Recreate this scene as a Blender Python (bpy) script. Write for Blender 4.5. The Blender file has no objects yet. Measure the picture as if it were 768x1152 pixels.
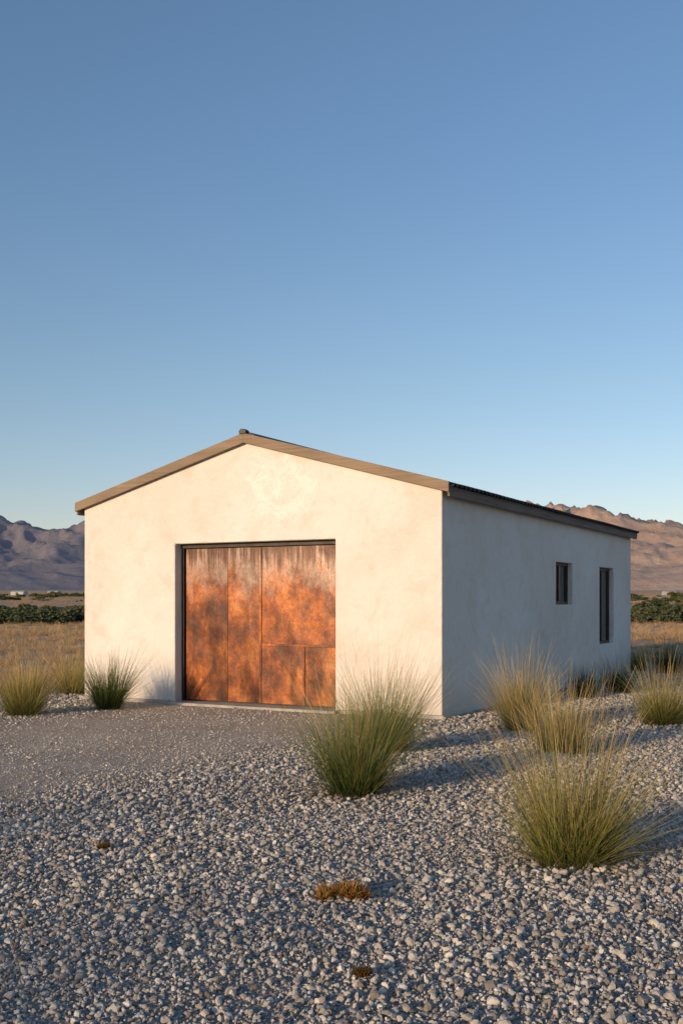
import bpy, bmesh, math, random
import numpy as np
from mathutils import Vector, Matrix, noise as mnoise
random.seed(7); rng=np.random.default_rng(7)
scn=bpy.context.scene
scn.view_settings.view_transform='Standard'
scn.view_settings.look='None'
scn.view_settings.exposure=0
H=1.6; F=1182.0; CX=384; HY=677
def W(px,py):
    d=F*H/(py-HY); return ((px-CX)/F*d, d)
def link(o):
    scn.collection.objects.link(o); return o
# ---------------------------------------------------------------- camera
cam=bpy.data.cameras.new("camera"); cam.lens=F/1152*36; cam.sensor_width=36; cam.sensor_fit='AUTO'
cam.shift_y=(HY-576)/1152; cam.clip_start=0.1; cam.clip_end=20000
co=link(bpy.data.objects.new("camera",cam)); co.location=(0,0,H); co.rotation_euler=(math.pi/2,0,0); scn.camera=co
# ---------------------------------------------------------------- light
TR=Vector((.694,.762)).normalized(); ELEV=math.radians(9.5)
tosun=Vector((-TR.x*math.cos(ELEV),-TR.y*math.cos(ELEV),math.sin(ELEV)))
sl=bpy.data.lights.new("sun",'SUN'); sl.energy=3.9; sl.angle=math.radians(.5); sl.color=(1,.725,.46)
so=link(bpy.data.objects.new("sun",sl)); so.rotation_euler=tosun.to_track_quat('Z','Y').to_euler()
w=bpy.data.worlds.new("World"); scn.world=w; w.use_nodes=True
nt=w.node_tree; bg=nt.nodes["Background"]
sky=nt.nodes.new("ShaderNodeTexSky"); sky.sky_type='NISHITA'; sky.sun_disc=False
sky.sun_elevation=ELEV; sky.sun_rotation=math.atan2(tosun.x,tosun.y)%(2*math.pi)
sky.air_density=1.0; sky.dust_density=.3; sky.ozone_density=2.2
tc=nt.nodes.new("ShaderNodeTexCoord"); sz=nt.nodes.new("ShaderNodeSeparateXYZ"); nt.links.new(tc.outputs["Generated"],sz.inputs[0])
rp=nt.nodes.new("ShaderNodeValToRGB"); nt.links.new(sz.outputs[2],rp.inputs[0])
els=rp.color_ramp.elements
while len(els)<5: els.new(.5)
for e_,(pp,cc_) in zip(els,((0,(1.16,1.0,1.24)),(.08,(1.16,1.02,1.13)),(.2,(1.14,1.07,1.09)),(.40,(1.08,1.10,1.18)),(.7,(1.12,1.15,1.2)))):
    e_.position=pp; e_.color=(cc_[0]/2,cc_[1]/2,cc_[2]/2,1)
mx_=nt.nodes.new("ShaderNodeMix"); mx_.data_type='RGBA'; mx_.blend_type='MULTIPLY'; mx_.inputs[0].default_value=1
nt.links.new(sky.outputs[0],mx_.inputs[6]); nt.links.new(rp.outputs[0],mx_.inputs[7])
nt.links.new(mx_.outputs[2],bg.inputs[0]); bg.inputs[1].default_value=.29
# ---------------------------------------------------------------- material helpers
def newmat(name):
    m=bpy.data.materials.new(name); m.use_nodes=True
    return m,m.node_tree,m.node_tree.nodes["Principled BSDF"]
def N(t,ty,**k):
    n=t.nodes.new(ty)
    for a,b in k.items(): setattr(n,a,b)
    return n
def ramp(t,src,stops):
    r=N(t,"ShaderNodeValToRGB"); e=r.color_ramp.elements
    while len(e)<len(stops): e.new(.5)
    for i,(p,c) in enumerate(stops):
        e[i].position=p; e[i].color=(*c,1) if len(c)==3 else c
    t.links.new(src,r.inputs[0]); return r.outputs[0]
def noi(t,vec,scale,detail=4,rough=.55,dist=0):
    n=N(t,"ShaderNodeTexNoise"); n.inputs["Scale"].default_value=scale; n.inputs["Detail"].default_value=detail
    n.inputs["Roughness"].default_value=rough; n.inputs["Distortion"].default_value=dist
    if vec is not None: t.links.new(vec,n.inputs["Vector"])
    return n.outputs["Fac"]
def mix(t,f,a,b,mode='MIX'):
    n=N(t,"ShaderNodeMix",data_type='RGBA',blend_type=mode)
    for s,v in ((n.inputs[0],f),(n.inputs[6],a),(n.inputs[7],b)):
        if hasattr(v,"is_output"): t.links.new(v,s)
        elif isinstance(v,(int,float)): s.default_value=v
        else: s.default_value=(*v,1)
    return n.outputs[2]
def mul(t,a,b):
    n=N(t,"ShaderNodeMath",operation='MULTIPLY')
    for s,v in ((n.inputs[0],a),(n.inputs[1],b)):
        if hasattr(v,"is_output"): t.links.new(v,s)
        else: s.default_value=v
    return n.outputs[0]
def mapping(t,vec,sc):
    n=N(t,"ShaderNodeMapping"); n.inputs["Scale"].default_value=sc; t.links.new(vec,n.inputs[0]); return n.outputs[0]
def bump(t,h,dist,strength=1,prev=None):
    n=N(t,"ShaderNodeBump"); n.inputs["Distance"].default_value=dist; n.inputs["Strength"].default_value=strength
    t.links.new(h,n.inputs["Height"])
    if prev is not None: t.links.new(prev,n.inputs["Normal"])
    return n.outputs[0]
def objco(t): return N(t,"ShaderNodeTexCoord").outputs["Object"]
# stucco
stucco,t,p=newmat("stucco"); c=objco(t)
n1=noi(t,c,.5,5,.6,.4); n2=noi(t,c,2.2,7,.68,.6); n3=noi(t,c,40,4,.7); n4=noi(t,c,7,6,.7,.8)
col=ramp(t,n1,[(.3,(.70,.635,.56)),(.5,(.75,.705,.645)),(.68,(.785,.76,.715))])
pat=ramp(t,n2,[(.3,(.90,.86,.81)),(.48,(1,1,1)),(.66,(1.02,1.02,1.02))])
col=mix(t,.85,col,pat,'MULTIPLY')
col=mix(t,.6,col,ramp(t,n4,[(.3,(.93,.92,.90)),(.55,(1,1,1))]),'MULTIPLY')
sx=N(t,"ShaderNodeSeparateXYZ"); t.links.new(c,sx.inputs[0])
vd=N(t,"ShaderNodeVectorMath",operation='DISTANCE'); t.links.new(mapping(t,c,(1,1,1.25)),vd.inputs[0]); vd.inputs[1].default_value=(-2.6,0,4.15)
pr=N(t,"ShaderNodeMapRange"); pr.inputs[1].default_value=.5; pr.inputs[2].default_value=1.6; pr.inputs[3].default_value=.80; pr.inputs[4].default_value=0
t.links.new(vd.outputs["Value"],pr.inputs[0])
pn=noi(t,c,4.5,10,.8,1.2)
pf=ramp(t,mul(t,pr.outputs[0],pn),[(.37,(0,0,0)),(.405,(.6,.6,.6)),(.5,(.85,.85,.85))])
col=mix(t,pf,col,(.85,.825,.78))
dr=N(t,"ShaderNodeMapRange"); dr.inputs[1].default_value=0; dr.inputs[2].default_value=.45; dr.inputs[3].default_value=.75; dr.inputs[4].default_value=0
t.links.new(sx.outputs[2],dr.inputs[0])
col=mix(t,mul(t,dr.outputs[0],n2),col,(.46,.39,.31))
t.links.new(col,p.inputs["Base Color"]); p.inputs["Roughness"].default_value=.9
b=bump(t,noi(t,c,1.6,3),.07,.7); b=bump(t,n2,.03,.8,b); b=bump(t,n4,.012,.8,b); b=bump(t,n3,.003,.9,b); t.links.new(b,p.inputs["Normal"])
# rust
rust,t,p=newmat("rusted_steel"); c=objco(t)
oi=N(t,"ShaderNodeObjectInfo"); va=N(t,"ShaderNodeVectorMath",operation='ADD'); cb=N(t,"ShaderNodeCombineXYZ")
ms=mul(t,oi.outputs["Random"],37); t.links.new(ms,cb.inputs[0]); t.links.new(ms,cb.inputs[1])
t.links.new(c,va.inputs[0]); t.links.new(cb.outputs[0],va.inputs[1]); cv=va.outputs[0]
a=noi(t,mapping(t,cv,(1,1,.85)),2.1,12,.74,.0)
s=noi(t,mapping(t,cv,(20,20,.35)),1,4,.6,0)
sb=noi(t,mapping(t,cv,(2.2,2.2,.7)),1,8,.66,.0)
fn=noi(t,cv,24,8,.8)
col=ramp(t,a,[(.33,(.050,.017,.009)),(.43,(.125,.036,.010)),(.50,(.22,.062,.012)),(.57,(.36,.11,.018)),(.68,(.48,.20,.05))])
col=mix(t,.35,col,ramp(t,s,[(.32,(.35,.31,.29)),(.47,(.95,.93,.9)),(.72,(1.2,1.1,1.0))]),'MULTIPLY')
col=mix(t,.9,col,ramp(t,sb,[(.36,(.36,.31,.29)),(.48,(.9,.88,.86)),(.66,(1.25,1.15,1.05))]),'MULTIPLY')
sx=N(t,"ShaderNodeSeparateXYZ"); t.links.new(c,sx.inputs[0])
mr=N(t,"ShaderNodeMapRange"); mr.inputs[1].default_value=.2; mr.inputs[2].default_value=2.2; t.links.new(sx.outputs[2],mr.inputs[0])
s2=noi(t,mapping(t,cv,(2.6,2.6,1.5)),1,11,.8,.0)
pf=ramp(t,mul(t,mr.outputs[0],s2),[(.36,(0,0,0)),(.46,(.45,.45,.45)),(.58,(.8,.8,.8))])
col=mix(t,pf,col,(.40,.30,.24))
s3=noi(t,mapping(t,cv,(15,15,.55)),1,6,.75,0)
mr2=N(t,"ShaderNodeMapRange"); mr2.inputs[1].default_value=1.3; mr2.inputs[2].default_value=2.5; t.links.new(sx.outputs[2],mr2.inputs[0])
pf=ramp(t,mul(t,mr2.outputs[0],s3),[(.34,(0,0,0)),(.44,(.9,.9,.9))])
col=mix(t,pf,col,(.075,.026,.012))
col=mix(t,.8,col,ramp(t,fn,[(.36,(.55,.50,.46)),(.55,(1.0,1.0,1.0)),(.7,(1.2,1.15,1.1))]),'MULTIPLY')
t.links.new(col,p.inputs["Base Color"]); p.inputs["Metallic"].default_value=.3
t.links.new(ramp(t,sb,[(.3,(.28,)*3),(.7,(.52,)*3)]),p.inputs["Roughness"])
t.links.new(bump(t,fn,.004,.6,bump(t,noi(t,cv,1.6,2),.035,.6)),p.inputs["Normal"])
# wood
def woodmat(name,c1,c2,axis):
    m,t,p=newmat(name); c=objco(t)
    sc=(.8,20,26) if axis=='x' else (20,.8,26)
    g=noi(t,mapping(t,c,sc),1.2,6,.65,.2); g2=noi(t,c,1.2,3)
    col=ramp(t,g,[(.3,c1),(.65,c2)]); col=mix(t,.5,col,ramp(t,g2,[(.35,(.65,.65,.65)),(.6,(1,1,1))]),'MULTIPLY')
    t.links.new(col,p.inputs["Base Color"]); p.inputs["Roughness"].default_value=.8
    t.links.new(bump(t,g,.003,.5),p.inputs["Normal"]); return m
barge=woodmat("weathered_barge_board",(.20,.14,.09),(.33,.24,.155),'x')
fasc=woodmat("weathered_fascia",(.11,.09,.07),(.22,.175,.13),'y')
def simple(name,colr,rough=.6,metal=0,var=.4,sc=6,bmp=.002):
    m,t,p=newmat(name); c=objco(t); n=noi(t,c,sc,5,.6)
    lo=tuple(x*(1-var) for x in colr); hi=tuple(min(1,x*(1+var)) for x in colr)
    t.links.new(ramp(t,n,[(.3,lo),(.7,hi)]),p.inputs["Base Color"])
    p.inputs["Roughness"].default_value=rough; p.inputs["Metallic"].default_value=metal
    t.links.new(bump(t,noi(t,c,sc*6,4),bmp,.6),p.inputs["Normal"]); return m
roofm=simple("dark_corrugated_metal",(.05,.045,.042),.55,.4)
steel=simple("dark_steel_frame",(.035,.030,.027),.5,.5)
wframe=simple("bronze_window_frame",(.055,.040,.028),.5,.3)
concrete=simple("concrete",(.40,.365,.32),.9,0,.25,5,.004)
darkint=simple("dark_interior",(.02,.02,.02),.9)
glass,t,p=newmat("window_glass"); p.inputs["Base Color"].default_value=(.03,.03,.03,1); p.inputs["Roughness"].default_value=.04; p.inputs["IOR"].default_value=1.9
t.links.new(bump(t,noi(t,objco(t),1.5,2),.01,.15),p.inputs["Normal"])
# ---------------------------------------------------------------- garage
ux=Vector((.8806,-.4738)); uy=Vector((.4739,.8808)); C=Vector((1.38,14.44))
ROT=math.atan2(ux.y,ux.x)
G=link(bpy.data.objects.new("stucco_garage",None)); G.location=(C.x,C.y,0); G.rotation_euler=(0,0,ROT)
def child(name,me,mat=None,par=G,bev=0):
    o=link(bpy.data.objects.new(name,me)); o.parent=par
    if mat: me.materials.append(mat)
    if bev:
        m=o.modifiers.new("bevel",'BEVEL'); m.width=bev; m.segments=2; m.limit_method='ANGLE'
    return o
def boxme(name,lo,hi):
    bm=bmesh.new(); bmesh.ops.create_cube(bm,size=1)
    for v in bm.verts:
        v.co=Vector([(lo[i]+hi[i])/2+v.co[i]*(hi[i]-lo[i]) for i in range(3)])
    me=bpy.data.meshes.new(name); bm.to_mesh(me); bm.free(); return me
def box(name,lo,hi,mat,bev=0,par=G): return child(name,boxme(name,lo,hi),mat,par,bev)
def prism(name,prof,y0,y1,mat=None,bev=0):
    n=len(prof); vs=[(x,y0,z) for x,z in prof]+[(x,y1,z) for x,z in prof]
    fs=[tuple(range(n)),tuple(range(2*n-1,n-1,-1))]+[(i,i+n,(i+1)%n+n,(i+1)%n) for i in range(n)]
    me=bpy.data.meshes.new(name); me.from_pydata(vs,[],fs); me.update()
    bm=bmesh.new(); bm.from_mesh(me); bmesh.ops.recalc_face_normals(bm,faces=bm.faces); bm.to_mesh(me); bm.free()
    return child(name,me,mat,G,bev)
WD=6.42; LN=11.18; SL=.2726; EZ=3.115; XM=-WD/2
wz=lambda x: EZ+SL*(WD/2-abs(x-XM))
walls=prism("walls",[(-WD,-.15),(0,-.15),(0,EZ+.075),(XM,wz(XM)+.075),(-WD,EZ+.075)],0,LN,stucco)
cut=[((-4.55,-.5,-.0),(-1.67,.27,2.512)),((-.6,5.315,1.55),(.5,6.415,2.33)),((-.6,8.39,.71),(.5,9.59,2.32))]
for i,(lo,hi) in enumerate(cut):
    o=box("cut",lo,hi,None)
    m=walls.modifiers.new("b",'BOOLEAN'); m.operation='DIFFERENCE'; m.solver='EXACT'; m.object=o
    bpy.context.view_layer.objects.active=walls; bpy.ops.object.modifier_apply(modifier="b")
    bpy.data.objects.remove(o)
m=walls.modifiers.new("bevel",'BEVEL'); m.width=.018; m.segments=3; m.limit_method='ANGLE'
ov=.13
def rake(name,y0,y1,zb,zt,mat,side):
    x0=XM; x1=(ov if side>0 else -WD-ov)
    prof=[(x0,wz(x0)+zb),(x1,wz(x1)+zb),(x1,wz(x1)+zt),(x0,wz(x0)+zt)]
    return prism(name,prof,y0,y1,mat,.004)
for k,(a_,b_) in enumerate(((-.085,-.045),(LN+.05,LN+.09))):
    rake("barge_board",a_,b_,.018,.165,barge,1); rake("barge_board",a_,b_,.018,.165,barge,-1)
rake("roof_deck",-.042,LN+.048,.078,.100,fasc,1); rake("roof_deck",-.042,LN+.048,.078,.100,fasc,-1)
fz=EZ-SL*ov
box("eave_fascia",(ov-.035,-.040,fz-.035),(ov-.002,LN+.046,fz+.076),fasc,.003)
box("eave_fascia",(-WD-ov+.002,-.040,fz-.035),(-WD-ov+.035,LN+.046,fz+.076),fasc,.003)
def sheet(side):
    ny=int((LN+.16)/.02); y0=-.042; vs=[];fs=[]
    xe=ov+.05 if side>0 else -WD-ov-.02
    xs=[XM+(xe-XM)*i/6 for i in range(7)]
    for j in range(ny+1):
        y=y0+(LN+.14)*j/ny; h=.134+.024*math.sin(2*math.pi*y/.165)+.003*math.sin(y*1.7)
        for x in xs: vs.append((x,y,wz(x)+h))
    for j in range(ny):
        for i in range(6):
            q=j*7+i; fs.append((q,q+1,q+8,q+7))
    me=bpy.data.meshes.new("roof_sheet"); me.from_pydata(vs,[],fs)
    o=child("corrugated_roof",me,roofm); m=o.modifiers.new("s",'SOLIDIFY'); m.thickness=.006; m.offset=0
sheet(1); sheet(-1)
zr=wz(XM)+.168
prism("ridge_cap",[(XM-.16,zr-.16*SL),(XM,zr),(XM+.16,zr-.16*SL),(XM+.16,zr-.16*SL+.012),(XM+.03,zr+.022),(XM-.03,zr+.022),(XM-.16,zr-.16*SL+.012)],-.03,LN+.1,roofm)
prism("ridge_end_cap",[(XM-.06,zr-.02),(XM+.05,zr-.02),(XM+.06,zr+.03),(XM+.02,zr+.055),(XM-.04,zr+.06),(XM-.075,zr+.02)],-.10,-.0,roofm,.008)
# door
dy=.20
box("door_backing",(-4.545,.235,.02),(-1.675,.262,2.505),steel)
box("door_header",(-4.547,dy-.05,2.445),(-1.673,.232,2.508),steel,.004)
box("door_jamb",(-4.547,dy-.03,.03),(-4.50,.233,2.442),steel,.004)
box("door_jamb",(-1.72,dy-.03,.03),(-1.673,.233,2.442),steel,.004)
pan=[(-4.478,-3.684,.05,2.438,0),(-3.681,-3.083,.05,2.438,.002),(-3.073,-1.726,.953,2.438,.002),(-3.073,-2.31,.05,.941,.0),(-2.304,-1.726,.05,.941,.005)]
for i,(a_,b_,z0,z1,d) in enumerate(pan):
    box("door_panel",(a_,dy+d,z0),(b_,dy+d+.028,z1),rust,.003)
box("door_stile",(-3.098,dy-.014,.05),(-3.058,dy-.002,2.43),rust,.003)
box("door_rail",(-3.055,dy-.010,.925),(-1.73,dy-.001,.962),rust,.003)
box("door_stile",(-2.325,dy-.010,.05),(-2.29,dy-.001,.922),rust,.003)
box("threshold",(-4.62,-.16,-.05),(-1.6,.262,.028),concrete,.008)
box("plinth_left",(-WD-.05,-.07,-.08),(-4.63,-.004,.045),concrete,.01)
box("plinth_right",(-1.59,-.07,-.08),(.05,-.004,.04),concrete,.01)
def window(nm,y0,y1,z0,z1,mull):
    xg=-.13
    e=link(bpy.data.objects.new(nm,None)); e.parent=G
    fw=.055
    box("interior",(-.597,y0+.004,z0+.004),(-.57,y1-.004,z1-.004),darkint,0,e)
    box("glass",(xg-.012,y0+.01,z0+.01),(xg-.004,y1-.01,z1-.01),glass,0,e)
    box("frame_top",(xg-.04,y0+.002,z1-fw),(xg+.03,y1-.002,z1-.002),wframe,.003,e)
    box("frame_bottom",(xg-.04,y0+.002,z0+.002),(xg+.03,y1-.002,z0+fw),wframe,.003,e)
    box("frame_near",(xg-.04,y0+.002,z0+fw+.001),(xg+.03,y0+fw,z1-fw-.001),wframe,.003,e)
    box("frame_far",(xg-.04,y1-fw,z0+fw+.001),(xg+.03,y1-.002,z1-fw-.001),wframe,.003,e)
    if mull:
        ym=(y0+y1)/2; box("mullion",(xg-.03,ym-.02,z0+fw+.001),(xg+.02,ym+.02,z1-fw-.001),wframe,.003,e)
window("small_window",5.315,6.415,1.55,2.33,True)
window("tall_window",8.39,9.59,.71,2.32,True)
# ---------------------------------------------------------------- ground
drive=np.array([(-2.8,8.67),(-2.1,9.8),(-.53,11.6),(.35,13.6),(-.0,15.4),(-2.7,16.9),(-3.5,15.9),(-4.0,14.0),(-4.9,12.6),(-8,10),(-16,5.5),(-16,-3),(-6,5)])
def sdpoly(P,poly):
    x,y=P[:,0],P[:,1]; d=np.full(len(x),1e9); ins=np.zeros(len(x),bool)
    n=len(poly)
    for i in range(n):
        a_=poly[i]; b_=poly[(i+1)%n]; e=b_-a_; wx=x-a_[0]; wy=y-a_[1]
        tt=np.clip((wx*e[0]+wy*e[1])/(e@e),0,1); d=np.minimum(d,np.hypot(wx-e[0]*tt,wy-e[1]*tt))
        c1=(a_[1]>y)!=(b_[1]>y)
        with np.errstate(divide='ignore',invalid='ignore'):
            xi=(b_[0]-a_[0])*(y-a_[1])/(b_[1]-a_[1])+a_[0]
        ins^=c1&(x<xi)
    return np.where(ins,-d,d)
def sn(x,y,s,seed):
    r=np.random.default_rng(seed); o=0
    for k in range(6):
        a_=r.uniform(0,2*np.pi); f=s*r.uniform(.6,1.7); o=o+np.sin((x*np.cos(a_)+y*np.sin(a_))*f+r.uniform(0,6.28))
    return o/6
def zones(x,y):
    P=np.stack([x,y],1)
    dd=sdpoly(P,drive)+.35*sn(x,y,1.6,3)+.2*sn(x,y,6,4)-.1
    dm=np.clip(.5-dd/1.2,0,1)
    lx=(x-C.x)*ux.x+(y-C.y)*ux.y; ly=(x-C.x)*uy.x+(y-C.y)*uy.y
    ex=np.maximum.reduce([ -(lx+WD+1.2)-np.clip(( -ly)*.9,0,40), ly-(LN+2.2)+0*lx, lx-16])
    ex=np.where((ly<-1.5)&(ex>-3), ex-1.0,ex)
    fd=ex+.7*sn(x,y,.9,5)+.25*sn(x,y,4,6)
    fm=np.clip(.5+fd/.8,0,1)*(1-dm)
    return dm,fm
def gh(x,y):
    d=np.hypot(x,y)
    lx=(x-C.x)*ux.x+(y-C.y)*ux.y; ly=(x-C.x)*uy.x+(y-C.y)*uy.y
    bd=np.hypot(np.maximum(np.maximum(-WD-lx,lx),0),np.maximum(np.maximum(-ly,ly-LN),0))
    k=np.clip(bd/2.5,0,1)
    z=k*(.04*sn(x,y,1.1,11)+.02*sn(x,y,3.2,12))
    z=z+np.clip((d-40)/100,0,1)*.25*sn(x,y,.05,13)
    r=np.clip((d-150)/2400,0,1.6); z=z+28*r
    return z-.01
def axis(lo,hi,st,far0,far1):
    a_=list(np.arange(lo,hi+1e-6,st)); s=st; v=a_[-1]
    while v<far1: s*=1.13; v+=s; a_.append(v)
    s=st; v=lo; pre=[]
    while v>far0: s*=1.13; v-=s; pre.append(v)
    return np.array(pre[::-1]+a_)
ax=axis(-12,13,.13,-7000,7000); ay=axis(0,32,.13,-4000,7000)
X,Y=np.meshgrid(ax,ay); X=X.ravel(); Y=Y.ravel(); Z=gh(X,Y)
nx,nyy=len(ax),len(ay)
i,j=np.meshgrid(np.arange(nx-1),np.arange(nyy-1)); q=(j*nx+i).ravel()
faces=np.stack([q,q+1,q+1+nx,q+nx],1)
me=bpy.data.meshes.new("ground"); me.from_pydata(np.stack([X,Y,Z],1).tolist(),[],faces.tolist())
me.polygons.foreach_set("use_smooth",np.ones(len(faces),bool))
dm,fm=zones(X,Y)
ca=me.color_attributes.new("zone",'FLOAT_COLOR','POINT'); ca.data.foreach_set("color",np.stack([dm,fm,0*dm,1+0*dm],1).ravel().astype(np.float32))
gm,t,p=newmat("ground_gravel_and_dry_field"); c=objco(t)
at=N(t,"ShaderNodeAttribute",attribute_name="zone"); sp=N(t,"ShaderNodeSeparateColor"); t.links.new(at.outputs["Color"],sp.inputs[0])
vo=N(t,"ShaderNodeTexVoronoi"); vo.inputs["Scale"].default_value=80; t.links.new(c,vo.inputs["Vector"])
vcol=ramp(t,vo.outputs["Color"],[(0,(.21,.185,.16)),(.6,(.37,.335,.295)),(1,(.54,.495,.44))])
vcol=mix(t,.5,vcol,ramp(t,vo.outputs["Distance"],[(.2,(1,1,1)),(.7,(.4,.4,.4))]),'MULTIPLY')
v2=N(t,"ShaderNodeTexVoronoi"); v2.inputs["Scale"].default_value=110; t.links.new(c,v2.inputs["Vector"])
dcol=ramp(t,v2.outputs["Color"],[(0,(.38,.31,.245)),(.7,(.54,.45,.36)),(1,(.66,.57,.475))])
dcol=mix(t,.7,dcol,ramp(t,noi(t,c,1.1,8,.72),[(.35,(.66,.60,.55)),(.6,(1,1,1))]),'MULTIPLY')
fcol=ramp(t,noi(t,mapping(t,c,(.02,.05,1)),1,8,.65),[(.35,(.40,.27,.165)),(.52,(.54,.39,.25)),(.66,(.62,.47,.32))])
fcol=mix(t,.5,fcol,ramp(t,noi(t,c,3,6,.7),[(.35,(.6,.6,.6)),(.6,(1,1,1))]),'MULTIPLY')
col=mix(t,sp.outputs[0],vcol,dcol); col=mix(t,sp.outputs[1],col,fcol)
t.links.new(col,p.inputs["Base Color"]); p.inputs["Roughness"].default_value=.95; p.inputs["Specular IOR Level"].default_value=.2
b=bump(t,noi(t,c,9,5,.6),.015,.4); inv=N(t,"ShaderNodeMath",operation='SUBTRACT'); inv.inputs[0].default_value=1; t.links.new(vo.outputs["Distance"],inv.inputs[1])
b=bump(t,inv.outputs[0],.008,.7,b); t.links.new(b,p.inputs["Normal"])
me.materials.append(gm); link(bpy.data.objects.new("ground",me))
# ---------------------------------------------------------------- instancing helper
def scatter(name,pts,scl,rot,idx,coll):
    me=bpy.data.meshes.new(name); me.vertices.add(len(pts)); me.vertices.foreach_set("co",np.asarray(pts,np.float32).ravel())
    a_=me.attributes.new("scl",'FLOAT_VECTOR','POINT'); a_.data.foreach_set("vector",np.asarray(scl,np.float32).ravel())
    a_=me.attributes.new("rt",'FLOAT_VECTOR','POINT'); a_.data.foreach_set("vector",np.asarray(rot,np.float32).ravel())
    a_=me.attributes.new("ix",'INT','POINT'); a_.data.foreach_set("value",np.asarray(idx,np.int32))
    o=link(bpy.data.objects.new(name,me))
    g=bpy.data.node_groups.new(name,'GeometryNodeTree'); g.interface.new_socket("Geometry",in_out='INPUT',socket_type='NodeSocketGeometry'); g.interface.new_socket("Geometry",in_out='OUTPUT',socket_type='NodeSocketGeometry')
    gi=g.nodes.new("NodeGroupInput"); go=g.nodes.new("NodeGroupOutput"); ip=g.nodes.new("GeometryNodeInstanceOnPoints"); ci=g.nodes.new("GeometryNodeCollectionInfo")
    ci.inputs["Collection"].default_value=coll; ci.inputs["Separate Children"].default_value=True; ci.inputs["Reset Children"].default_value=True
    def na(n,ty):
        k=g.nodes.new("GeometryNodeInputNamedAttribute"); k.data_type=ty; k.inputs["Name"].default_value=n; return k.outputs["Attribute"]
    L=g.links.new
    L(gi.outputs[0],ip.inputs["Points"]); L(ci.outputs[0],ip.inputs["Instance"]); ip.inputs["Pick Instance"].default_value=True
    L(na("ix",'INT'),ip.inputs["Instance Index"]); L(na("rt",'FLOAT_VECTOR'),ip.inputs["Rotation"]); L(na("scl",'FLOAT_VECTOR'),ip.inputs["Scale"])
    L(ip.outputs[0],go.inputs[0]); md=o.modifiers.new("scatter",'NODES'); md.node_group=g
    return o
# stones
stm,t,p=newmat("gravel_stone"); oi=N(t,"ShaderNodeObjectInfo"); c=objco(t)
col=ramp(t,oi.outputs["Random"],[(0,(.18,.155,.13)),(.2,(.32,.29,.255)),(.5,(.43,.395,.35)),(.8,(.53,.49,.435)),(1,(.72,.675,.60))])
col=mix(t,.6,col,ramp(t,noi(t,c,2.2,3,.7),[(.35,(.72,.70,.68)),(.6,(1,1,1))]),'MULTIPLY')
t.links.new(col,p.inputs["Base Color"]); p.inputs["Roughness"].default_value=.85; p.inputs["Specular IOR Level"].default_value=.3
stc=bpy.data.collections.new("gravel_stones")
for k in range(14):
    bm=bmesh.new(); bmesh.ops.create_icosphere(bm,subdivisions=2,radius=1)
    pl=[Vector(rng.normal(size=3)).normalized() for _ in range(9)]; pd=rng.uniform(.40,.92,9)
    sc=Vector((1,rng.uniform(.6,.95),rng.uniform(.5,.85)))
    for v in bm.verts:
        r=1.15; d=v.co.normalized()
        for n_,q_ in zip(pl,pd):
            dt=d.dot(n_)
            if dt>.05: r=min(r,q_/dt)
        v.co=Vector((d.x*r*sc.x,d.y*r*sc.y,d.z*r*sc.z))*.6
    me=bpy.data.meshes.new("stone"); bm.to_mesh(me); bm.free(); me.materials.append(stm)
    stc.objects.link(bpy.data.objects.new("stone_%02d"%k,me))
def wedge(n,d0,d1,m=1.3):
    y=rng.uniform(d0,d1,int(n*1.6)); hw=.36*y+m; hm=.36*d1+m
    keep=rng.uniform(0,hm,len(y))<hw; y=y[keep][:n]; hw=hw[keep][:n]
    return rng.uniform(-1,1,len(y))*hw,y
PX=[];PY=[];SC=[]
for n,d0,d1,s0 in ((135000,2.8,8,.0140),(85000,8,13,.0172),(45000,13,19,.023),(16000,19,29,.036)):
    x,y=wedge(n,d0,d1); s=s0*np.exp(rng.normal(0,.50,len(x))); s=np.clip(s,.006,.052)
    PX.append(x);PY.append(y);SC.append(s)
x=np.concatenate(PX);y=np.concatenate(PY);s=np.concatenate(SC)
dm,fm=zones(x,y); lx=(x-C.x)*ux.x+(y-C.y)*ux.y; ly=(x-C.x)*uy.x+(y-C.y)*uy.y
inb=(lx>-WD-.06)&(lx<.06)&(ly>-.2)&(ly<LN+.06)
r_=rng.uniform(size=len(x))
s=s*(1-.5*dm)*(1+.22*sn(x,y,2.2,21))
keep=~inb&(r_>fm*.97)&(r_>dm*.35); x,y,s=x[keep],y[keep],s[keep]
n=len(x); z=gh(x,y)+s*rng.uniform(.02,.32,n)
rot=np.stack([rng.uniform(-.8,.8,n),rng.uniform(-.8,.8,n),rng.uniform(0,6.28,n)],1)
scatter("gravel",np.stack([x,y,z],1),np.stack([s,s,s],1),rot,rng.integers(0,14,n),stc)
x=[];y=[];s=[]
for (a_,b_,c_) in ((470,826,.13),(488,829,.16),(512,830,.12),(452,832,.10),(530,824,.09),(498,836,.08),(560,822,.1),(350,896,.07),(368,902,.06),(436,903,.07),(600,985,.06),(690,980,.06)):
    u,v=W(a_,b_); x.append(u);y.append(v);s.append(c_)
x=np.array(x);y=np.array(y);s=np.array(s); n=len(x)
scatter("rocks",np.stack([x,y,gh(x,y)+s*.12],1),np.stack([s*1.3,s,s*.7],1),np.stack([0*s,0*s,rng.uniform(0,6,n)],1),rng.integers(0,14,n),stc)
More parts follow.
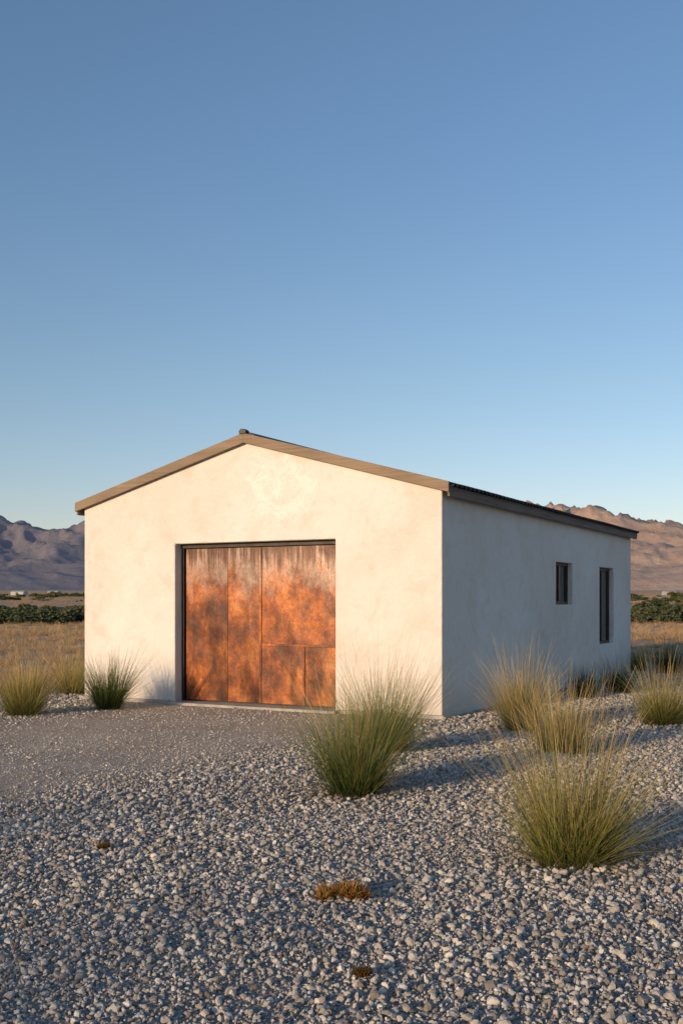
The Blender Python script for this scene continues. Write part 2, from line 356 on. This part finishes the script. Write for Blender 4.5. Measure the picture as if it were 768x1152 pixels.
# ---------------------------------------------------------------- grasses
def grassmat():
    m,t,p=newmat("grass_blades")
    at=N(t,"ShaderNodeAttribute",attribute_name="col")
    t.links.new(at.outputs["Color"],p.inputs["Base Color"]); p.inputs["Roughness"].default_value=.6; p.inputs["Specular IOR Level"].default_value=.25
    tr=N(t,"ShaderNodeBsdfTranslucent"); t.links.new(at.outputs["Color"],tr.inputs[0]); mx=N(t,"ShaderNodeMixShader"); mx.inputs[0].default_value=.3
    out=t.nodes["Material Output"]; t.links.new(p.outputs[0],mx.inputs[1]); t.links.new(tr.outputs[0],mx.inputs[2]); t.links.new(mx.outputs[0],out.inputs[0]); return m
gmat=grassmat()
PAL={'straw':((.13,.13,.035),(.42,.33,.105),(.62,.46,.22)),'mixed':((.06,.09,.02),(.21,.22,.05),(.52,.40,.16)),
     'green':((.035,.065,.018),(.11,.155,.038),(.32,.30,.10)),'dark':((.02,.035,.014),(.045,.07,.028),(.10,.13,.05)),'dry':((.36,.22,.10),(.52,.34,.18),(.64,.45,.26))}
def blades(R,n,h,r0,spread,pal,wd,dead=.12,seg=5,arch=.35):
    az=R.uniform(0,2*np.pi,n); rr=r0*np.sqrt(R.uniform(0,1,n)); paz=R.uniform(0,2*np.pi,n)
    lean=np.abs(R.normal(0,spread,n)); lean=np.clip(lean,0,1.35)
    L=h*(1.05-.18*lean)*R.uniform(.35,1.12,n)
    isd=R.uniform(size=n)<dead; lean=np.where(isd,R.uniform(.7,1.45,n),lean); L=np.where(isd,L*.75,L)
    az=np.where(rr>r0*.4,paz+R.normal(0,.7,n),az)
    bx=rr*np.cos(paz);by=rr*np.sin(paz)
    ar=arch*R.uniform(.2,2.0,n)*(.3+lean)
    fa=R.uniform(0,np.pi,n); wv=wd*R.uniform(.6,1.3,n)
    S=np.linspace(0,1,seg+1); V=np.zeros((n,seg+1,2,3)); 
    px=bx.copy();py=by.copy();pz=np.zeros(n); wob=R.normal(0,.06,n)
    for k,s_ in enumerate(S):
        if k>0:
            th=np.minimum(lean+ar*s_*1.4,2.3); dl=L/seg; a2=az+wob*k
            px=px+np.sin(th)*np.cos(a2)*dl; py=py+np.sin(th)*np.sin(a2)*dl; pz=pz+np.cos(th)*dl
        pz=np.maximum(pz,.008*k if k else 0)
        w_=wv*(1-s_)**.7*.5+.0004
        V[:,k,0]=np.stack([px-np.cos(fa)*w_,py-np.sin(fa)*w_,pz],1); V[:,k,1]=np.stack([px+np.cos(fa)*w_,py+np.sin(fa)*w_,pz],1)
    a_,b_,c_=[np.array(q) for q in PAL[pal]]; D=np.array((.44,.29,.13))
    cc=np.zeros((n,seg+1,2,4)); cc[...,3]=1; vr=R.uniform(.6,1.4,n)[:,None]; hue=R.uniform(-.14,.14,n)
    for k,s_ in enumerate(S):
        q=(a_*(1-s_*2)+b_*s_*2) if s_<.5 else (b_*(2-2*s_)+c_*(2*s_-1))
        q=np.where(isd[:,None],D*(.6+.5*s_),q[None])*vr; q=q*np.stack([1+hue,1+0*hue,1-hue],1)
        cc[:,k,0,:3]=q; cc[:,k,1,:3]=q
    base=np.arange(n)[:,None]*(seg+1)*2; k=np.arange(seg)[None]*2
    q=base+k; Fc=np.stack([q,q+1,q+3,q+2],-1).reshape(-1,4)
    return V.reshape(-1,3),Fc,cc.reshape(-1,4)
def mkmesh(name,V,Fc,cc,mat):
    me=bpy.data.meshes.new(name); me.from_pydata(V.tolist(),[],Fc.tolist())
    ca=me.color_attributes.new("col",'FLOAT_COLOR','POINT'); ca.data.foreach_set("color",cc.ravel().astype(np.float32)); me.materials.append(mat); return me
def tuft(x,y,h,r0,spread,pal,n,wd=.004,dead=.12,arch=.35,seed=0,extra=None,name="ornamental_grass",exf=.3):
    R=np.random.default_rng(seed+100); Vs=[];Fs=[];Cs=[];o_=0
    ns=8; ph=R.uniform(0,6.28)
    for k in range(ns):
        a_=ph+k*6.283/ns+R.uniform(-.3,.3); q=R.uniform(.2,.9)*r0
        V,Fc,cc=blades(R,n//ns,h*R.uniform(.66,1.02),r0*.55,spread*R.uniform(.75,1.2),pal,wd,dead,6,arch)
        cc[:,:3]*=R.uniform(.75,1.2)
        sh=R.uniform(.05,.45); V=V+np.array((np.cos(a_)*q,np.sin(a_)*q,0)); V[:,0]+=np.cos(a_)*sh*V[:,2]; V[:,1]+=np.sin(a_)*sh*V[:,2]
        Vs.append(V);Fs.append(Fc+o_);Cs.append(cc);o_+=len(V)
    if extra:
        V,Fc,cc=blades(R,int(n*exf),h*1.15,r0*.9,spread*1.1,extra,wd*.6,0,6,arch*.8); Vs.append(V);Fs.append(Fc+o_);Cs.append(cc)
    o=link(bpy.data.objects.new(name,mkmesh(name,np.concatenate(Vs),np.concatenate(Fs),np.concatenate(Cs),gmat))); o.location=(x,y,float(gh(np.array([x]),np.array([y]))[0])-.01); return o
T=[
 (401,893,1.10,.18,.52,'green',1900,'straw'),
 (432,846,1.14,.15,.46,'green',1300,'straw'),
 (643,972,.98,.19,.62,'mixed',1900,'straw'),
 (634,846,.80,.15,.50,'straw',1100,'straw'),
 (586,820,1.0,.16,.46,'straw',1300,'straw'),
 (657,784,.66,.12,.45,'dark',800,None),
 (697,779,.74,.14,.5,'dark',900,None),
 (744,814,.84,.18,.58,'mixed',1300,'straw'),
 (751,757,.9,.2,.5,'dark',900,'green'),
 (716,754,.7,.16,.5,'green',700,None),
 (27,804,.92,.17,.52,'mixed',1400,'straw'),
 (122,797,1.02,.14,.50,'green',1500,None),
 (80,780,.86,.16,.5,'straw',900,'straw'),
]
for k,(a_,b_,h,r0,sp_,pal,n,ex) in enumerate(T):
    x,y=W(a_,b_); tuft(x,y,h,r0,sp_,pal,n,.0039 if k<3 else .0052,.14 if ex else .05,.33,k,ex,exf=.2 if pal=='green' else .35)
for k,(x,y,h) in enumerate(((-5.2,4.4,1.0),(-4.3,1.2,1.1),(-3.0,-.6,1.0),(-5.8,-1.5,1.2),(-1.6,-2.0,1.1),(-3.4,-3.6,1.3),(-.4,-3.4,1.1),(-7.2,3.0,1.1))):  # unseen tufts added behind and left of camera to shade the foreground
    tuft(x,y,h,.22,.55,'mixed',1500,.006,.1,.35,40+k,'straw')
def clump(px,py,wd,ht,name,dk=1.0,m_=30):
    x,y=W(px,py); R=np.random.default_rng(int(px)); Vs=[];Fs=[];Cs=[];o_=0
    for k in range(m_):
        V,Fc,cc=blades(R,90,ht*R.uniform(.45,1.0),.022,.9,'dry',.008,.0,3,.9)
        cc[:,:3]*=np.array((.78,.60,.27))*R.uniform(.55,1.2)*dk; V=V+np.array((R.normal(0,wd*.26),R.normal(0,wd*.2),.028)); Vs.append(V);Fs.append(Fc+o_);Cs.append(cc);o_+=len(V)
    o=link(bpy.data.objects.new(name,mkmesh(name,np.concatenate(Vs),np.concatenate(Fs),np.concatenate(Cs),gmat))); o.location=(x,y,float(gh(np.array([x]),np.array([y]))[0]))
clump(392,1014,.20,.085,"dry_moss_clump"); clump(408,1104,.03,.04,"dry_moss_clump",.4,8); clump(117,955,.05,.03,"dry_moss_clump",.5,8)
# ---------------------------------------------------------------- dry field grass
gc=bpy.data.collections.new("dry_grass_tufts")
for k in range(8):
    R=np.random.default_rng(500+k); V,Fc,cc=blades(R,80,.42,.16,.55,'dry',.009,.1,3,.4)
    gc.objects.link(bpy.data.objects.new("tuft_%d"%k,mkmesh("tuft",V,Fc,cc,gmat)))
n=26000; d=12+ (110-12)*rng.uniform(size=n)**1.25; a_=rng.uniform(-.62,.62,n); x=d*np.sin(a_); y=d*np.cos(a_)
nf=13000; d2=95+900*rng.uniform(size=nf)**1.5; a2=rng.uniform(-.55,.55,nf); x=np.concatenate([x,d2*np.sin(a2)]); y=np.concatenate([y,d2*np.cos(a2)]); d=np.hypot(x,y); n=len(x)
dm,fm=zones(x,y); lx=(x-C.x)*ux.x+(y-C.y)*ux.y; ly=(x-C.x)*uy.x+(y-C.y)*uy.y
hid=(lx>-WD-.3)&(lx<.3)&(ly>-.3)&(ly<LN+.3)
keep=(fm>.6)&~hid&((rng.uniform(size=n)<.5+.7*sn(x,y,.3,31))|(d>95)); x,y,d=x[keep],y[keep],d[keep]; n=len(x)
s=rng.uniform(.35,1.1,n)*(1+.35*sn(x,y,.2,33))*np.clip(d/95,1,3.2); hs=s*np.where(d>95,.55,.7)
scatter("dry_grass_field",np.stack([x,y,gh(x,y)-.01],1),np.stack([s*1.3,s*1.3,hs],1),np.stack([rng.normal(0,.08,n),rng.normal(0,.08,n),rng.uniform(0,6.28,n)],1),rng.integers(0,8,n),gc)
# ---------------------------------------------------------------- distant shrubs
shm,t,p=newmat("shrub_leaves"); oi=N(t,"ShaderNodeObjectInfo")
at=N(t,"ShaderNodeAttribute",attribute_name="col"); col=mix(t,1.0,at.outputs["Color"],ramp(t,oi.outputs["Random"],[(0,(.6,.7,.5)),(.5,(1,1,1)),(1,(2.2,1.5,1.1))]),'MULTIPLY')
t.links.new(col,p.inputs["Base Color"]); p.inputs["Roughness"].default_value=.8
sc_=bpy.data.collections.new("desert_shrubs")
for k in range(6):
    R=np.random.default_rng(700+k); m_=1800; lob=R.normal(0,1,(9,3))*np.array((.75,.75,.3)); lob[:,2]=np.abs(lob[:,2])+.35
    ctr=lob[R.integers(0,9,m_)]; dv=R.normal(size=(m_,3)); dv/=np.linalg.norm(dv,axis=1)[:,None]; P=ctr+dv*R.uniform(.3,.62,m_)[:,None]; P[:,2]=np.abs(P[:,2])
    sz=.085; A=R.normal(size=(m_,3))*sz; B=R.normal(size=(m_,3))*sz
    V=np.stack([P-A,P+B,P+A,P-B],1).reshape(-1,3); Fc=np.arange(m_*4).reshape(-1,4)
    q=np.array((.065,.082,.034))[None]*R.uniform(.5,1.6,m_)[:,None]; cc=np.concatenate([q,np.ones((m_,1))],1).repeat(4,0)
    me=mkmesh("shrub",V,Fc,cc,shm); sc_.objects.link(bpy.data.objects.new("shrub_%d"%k,me))
n=1900; d=80+520*rng.uniform(size=n)**1.5; a_=rng.uniform(-.62,.62,n); x=d*np.sin(a_); y=d*np.cos(a_)
k=(sn(x,y,.05,41)+rng.normal(0,.35,n))>.02; x,y,d=x[k],y[k],d[k]; n=len(x)
s=rng.uniform(.3,1.1,n)*(.8+d/600)
scatter("desert_shrubs",np.stack([x,y,gh(x,y)-.1],1),np.stack([s*1.25,s*1.25,s*.85],1),np.stack([0*s,0*s,rng.uniform(0,6.28,n)],1),rng.integers(0,6,n),sc_)
wh=simple("whitewashed_metal",(.42,.40,.37),.6,0,.12,.3); 
def shed(px,d,wd,ln,ht):
    x=(px-CX)/F*d; z=float(gh(np.array([x]),np.array([d]))[0])
    e=link(bpy.data.objects.new("farm_shed",None)); e.location=(x,d,z); e.rotation_euler=(0,0,random.uniform(-.3,.3))
    vs=[(-wd,-ln,-.5),(wd,-ln,-.5),(wd,-ln,ht),(0,-ln,ht*1.35),(-wd,-ln,ht)]; vs+= [(a,-b,c_) for a,b,c_ in vs]
    fs=[(0,1,2,3,4),(9,8,7,6,5)]+[(i,i+5,(i+1)%5+5,(i+1)%5) for i in range(5)]
    me=bpy.data.meshes.new("shed_walls"); me.from_pydata([(b,a,c_) for a,b,c_ in vs],[],fs); child("shed_walls",me,wh,e)
    box("shed_door",(-.7,-wd-.06,-.3),(.7,-wd-.01,ht*.8),steel,0,e)
for a_ in ((22,560,3,3.5,1.8),(62,600,3,3.0,1.8),(752,580,3,3.0,1.8)): shed(*a_)
# ---------------------------------------------------------------- mountains
mt,t,p=newmat("mountain_rock"); geo=N(t,"ShaderNodeNewGeometry"); c=geo.outputs["Position"]
at=N(t,"ShaderNodeAttribute",attribute_name="tint"); 
nn=noi(t,c,.006,8,.65)
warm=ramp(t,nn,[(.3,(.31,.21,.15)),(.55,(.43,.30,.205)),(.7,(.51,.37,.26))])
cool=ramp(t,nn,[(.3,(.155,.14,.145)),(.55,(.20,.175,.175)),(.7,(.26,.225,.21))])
col=mix(t,at.outputs["Fac"],cool,warm); t.links.new(col,p.inputs["Base Color"]); p.inputs["Roughness"].default_value=1; p.inputs["Specular IOR Level"].default_value=0  # haze and shade put into the left rock colour, sunlit warmth into the right
p.inputs["Emission Color"].default_value=(.5,.62,.95,1); p.inputs["Emission Strength"].default_value=.05  # faint blue rock glow standing in for air-light over 3 km
t.links.new(bump(t,noi(t,c,.014,8,.7),16,.7),p.inputs["Normal"])
na_,nr=900,130; vs=[];tint=[]
for j in range(nr):
    v=j/(nr-1); r=2500+2600*v
    for i in range(na_):
        a=math.radians(-62+124*i/(na_-1)); x=r*math.sin(a); y=r*math.cos(a)
        wx=x+120*mnoise.noise(Vector((x/400,y/400,9))); wy=y+120*mnoise.noise(Vector((x/400,y/400,19)))
        rd=mnoise.ridged_multi_fractal(Vector((wx/620,wy/620,3.7)),.85,2.1,7,1.0,2.0)/2.0
        env=min(1,v*2.0)**.8*(1-.8*max(0,v-.65)/.35)
        peak=255+(70 if a>0 else 0)*min(1,max(0,a/.25))+24*math.sin(a*9+1)+50*mnoise.noise(Vector((x/1100,y/1100,0)))
        z=22+env*peak*(.30+.80*rd)*(.8+.55*v)
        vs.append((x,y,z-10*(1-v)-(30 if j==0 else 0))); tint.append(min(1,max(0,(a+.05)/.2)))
fs=[(j*na_+i,j*na_+i+1,(j+1)*na_+i+1,(j+1)*na_+i) for j in range(nr-1) for i in range(na_-1)]
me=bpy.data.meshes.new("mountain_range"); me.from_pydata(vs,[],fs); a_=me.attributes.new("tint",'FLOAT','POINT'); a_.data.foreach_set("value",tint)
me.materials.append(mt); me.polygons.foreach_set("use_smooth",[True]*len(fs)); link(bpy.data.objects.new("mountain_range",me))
print("objects",len(bpy.data.objects))
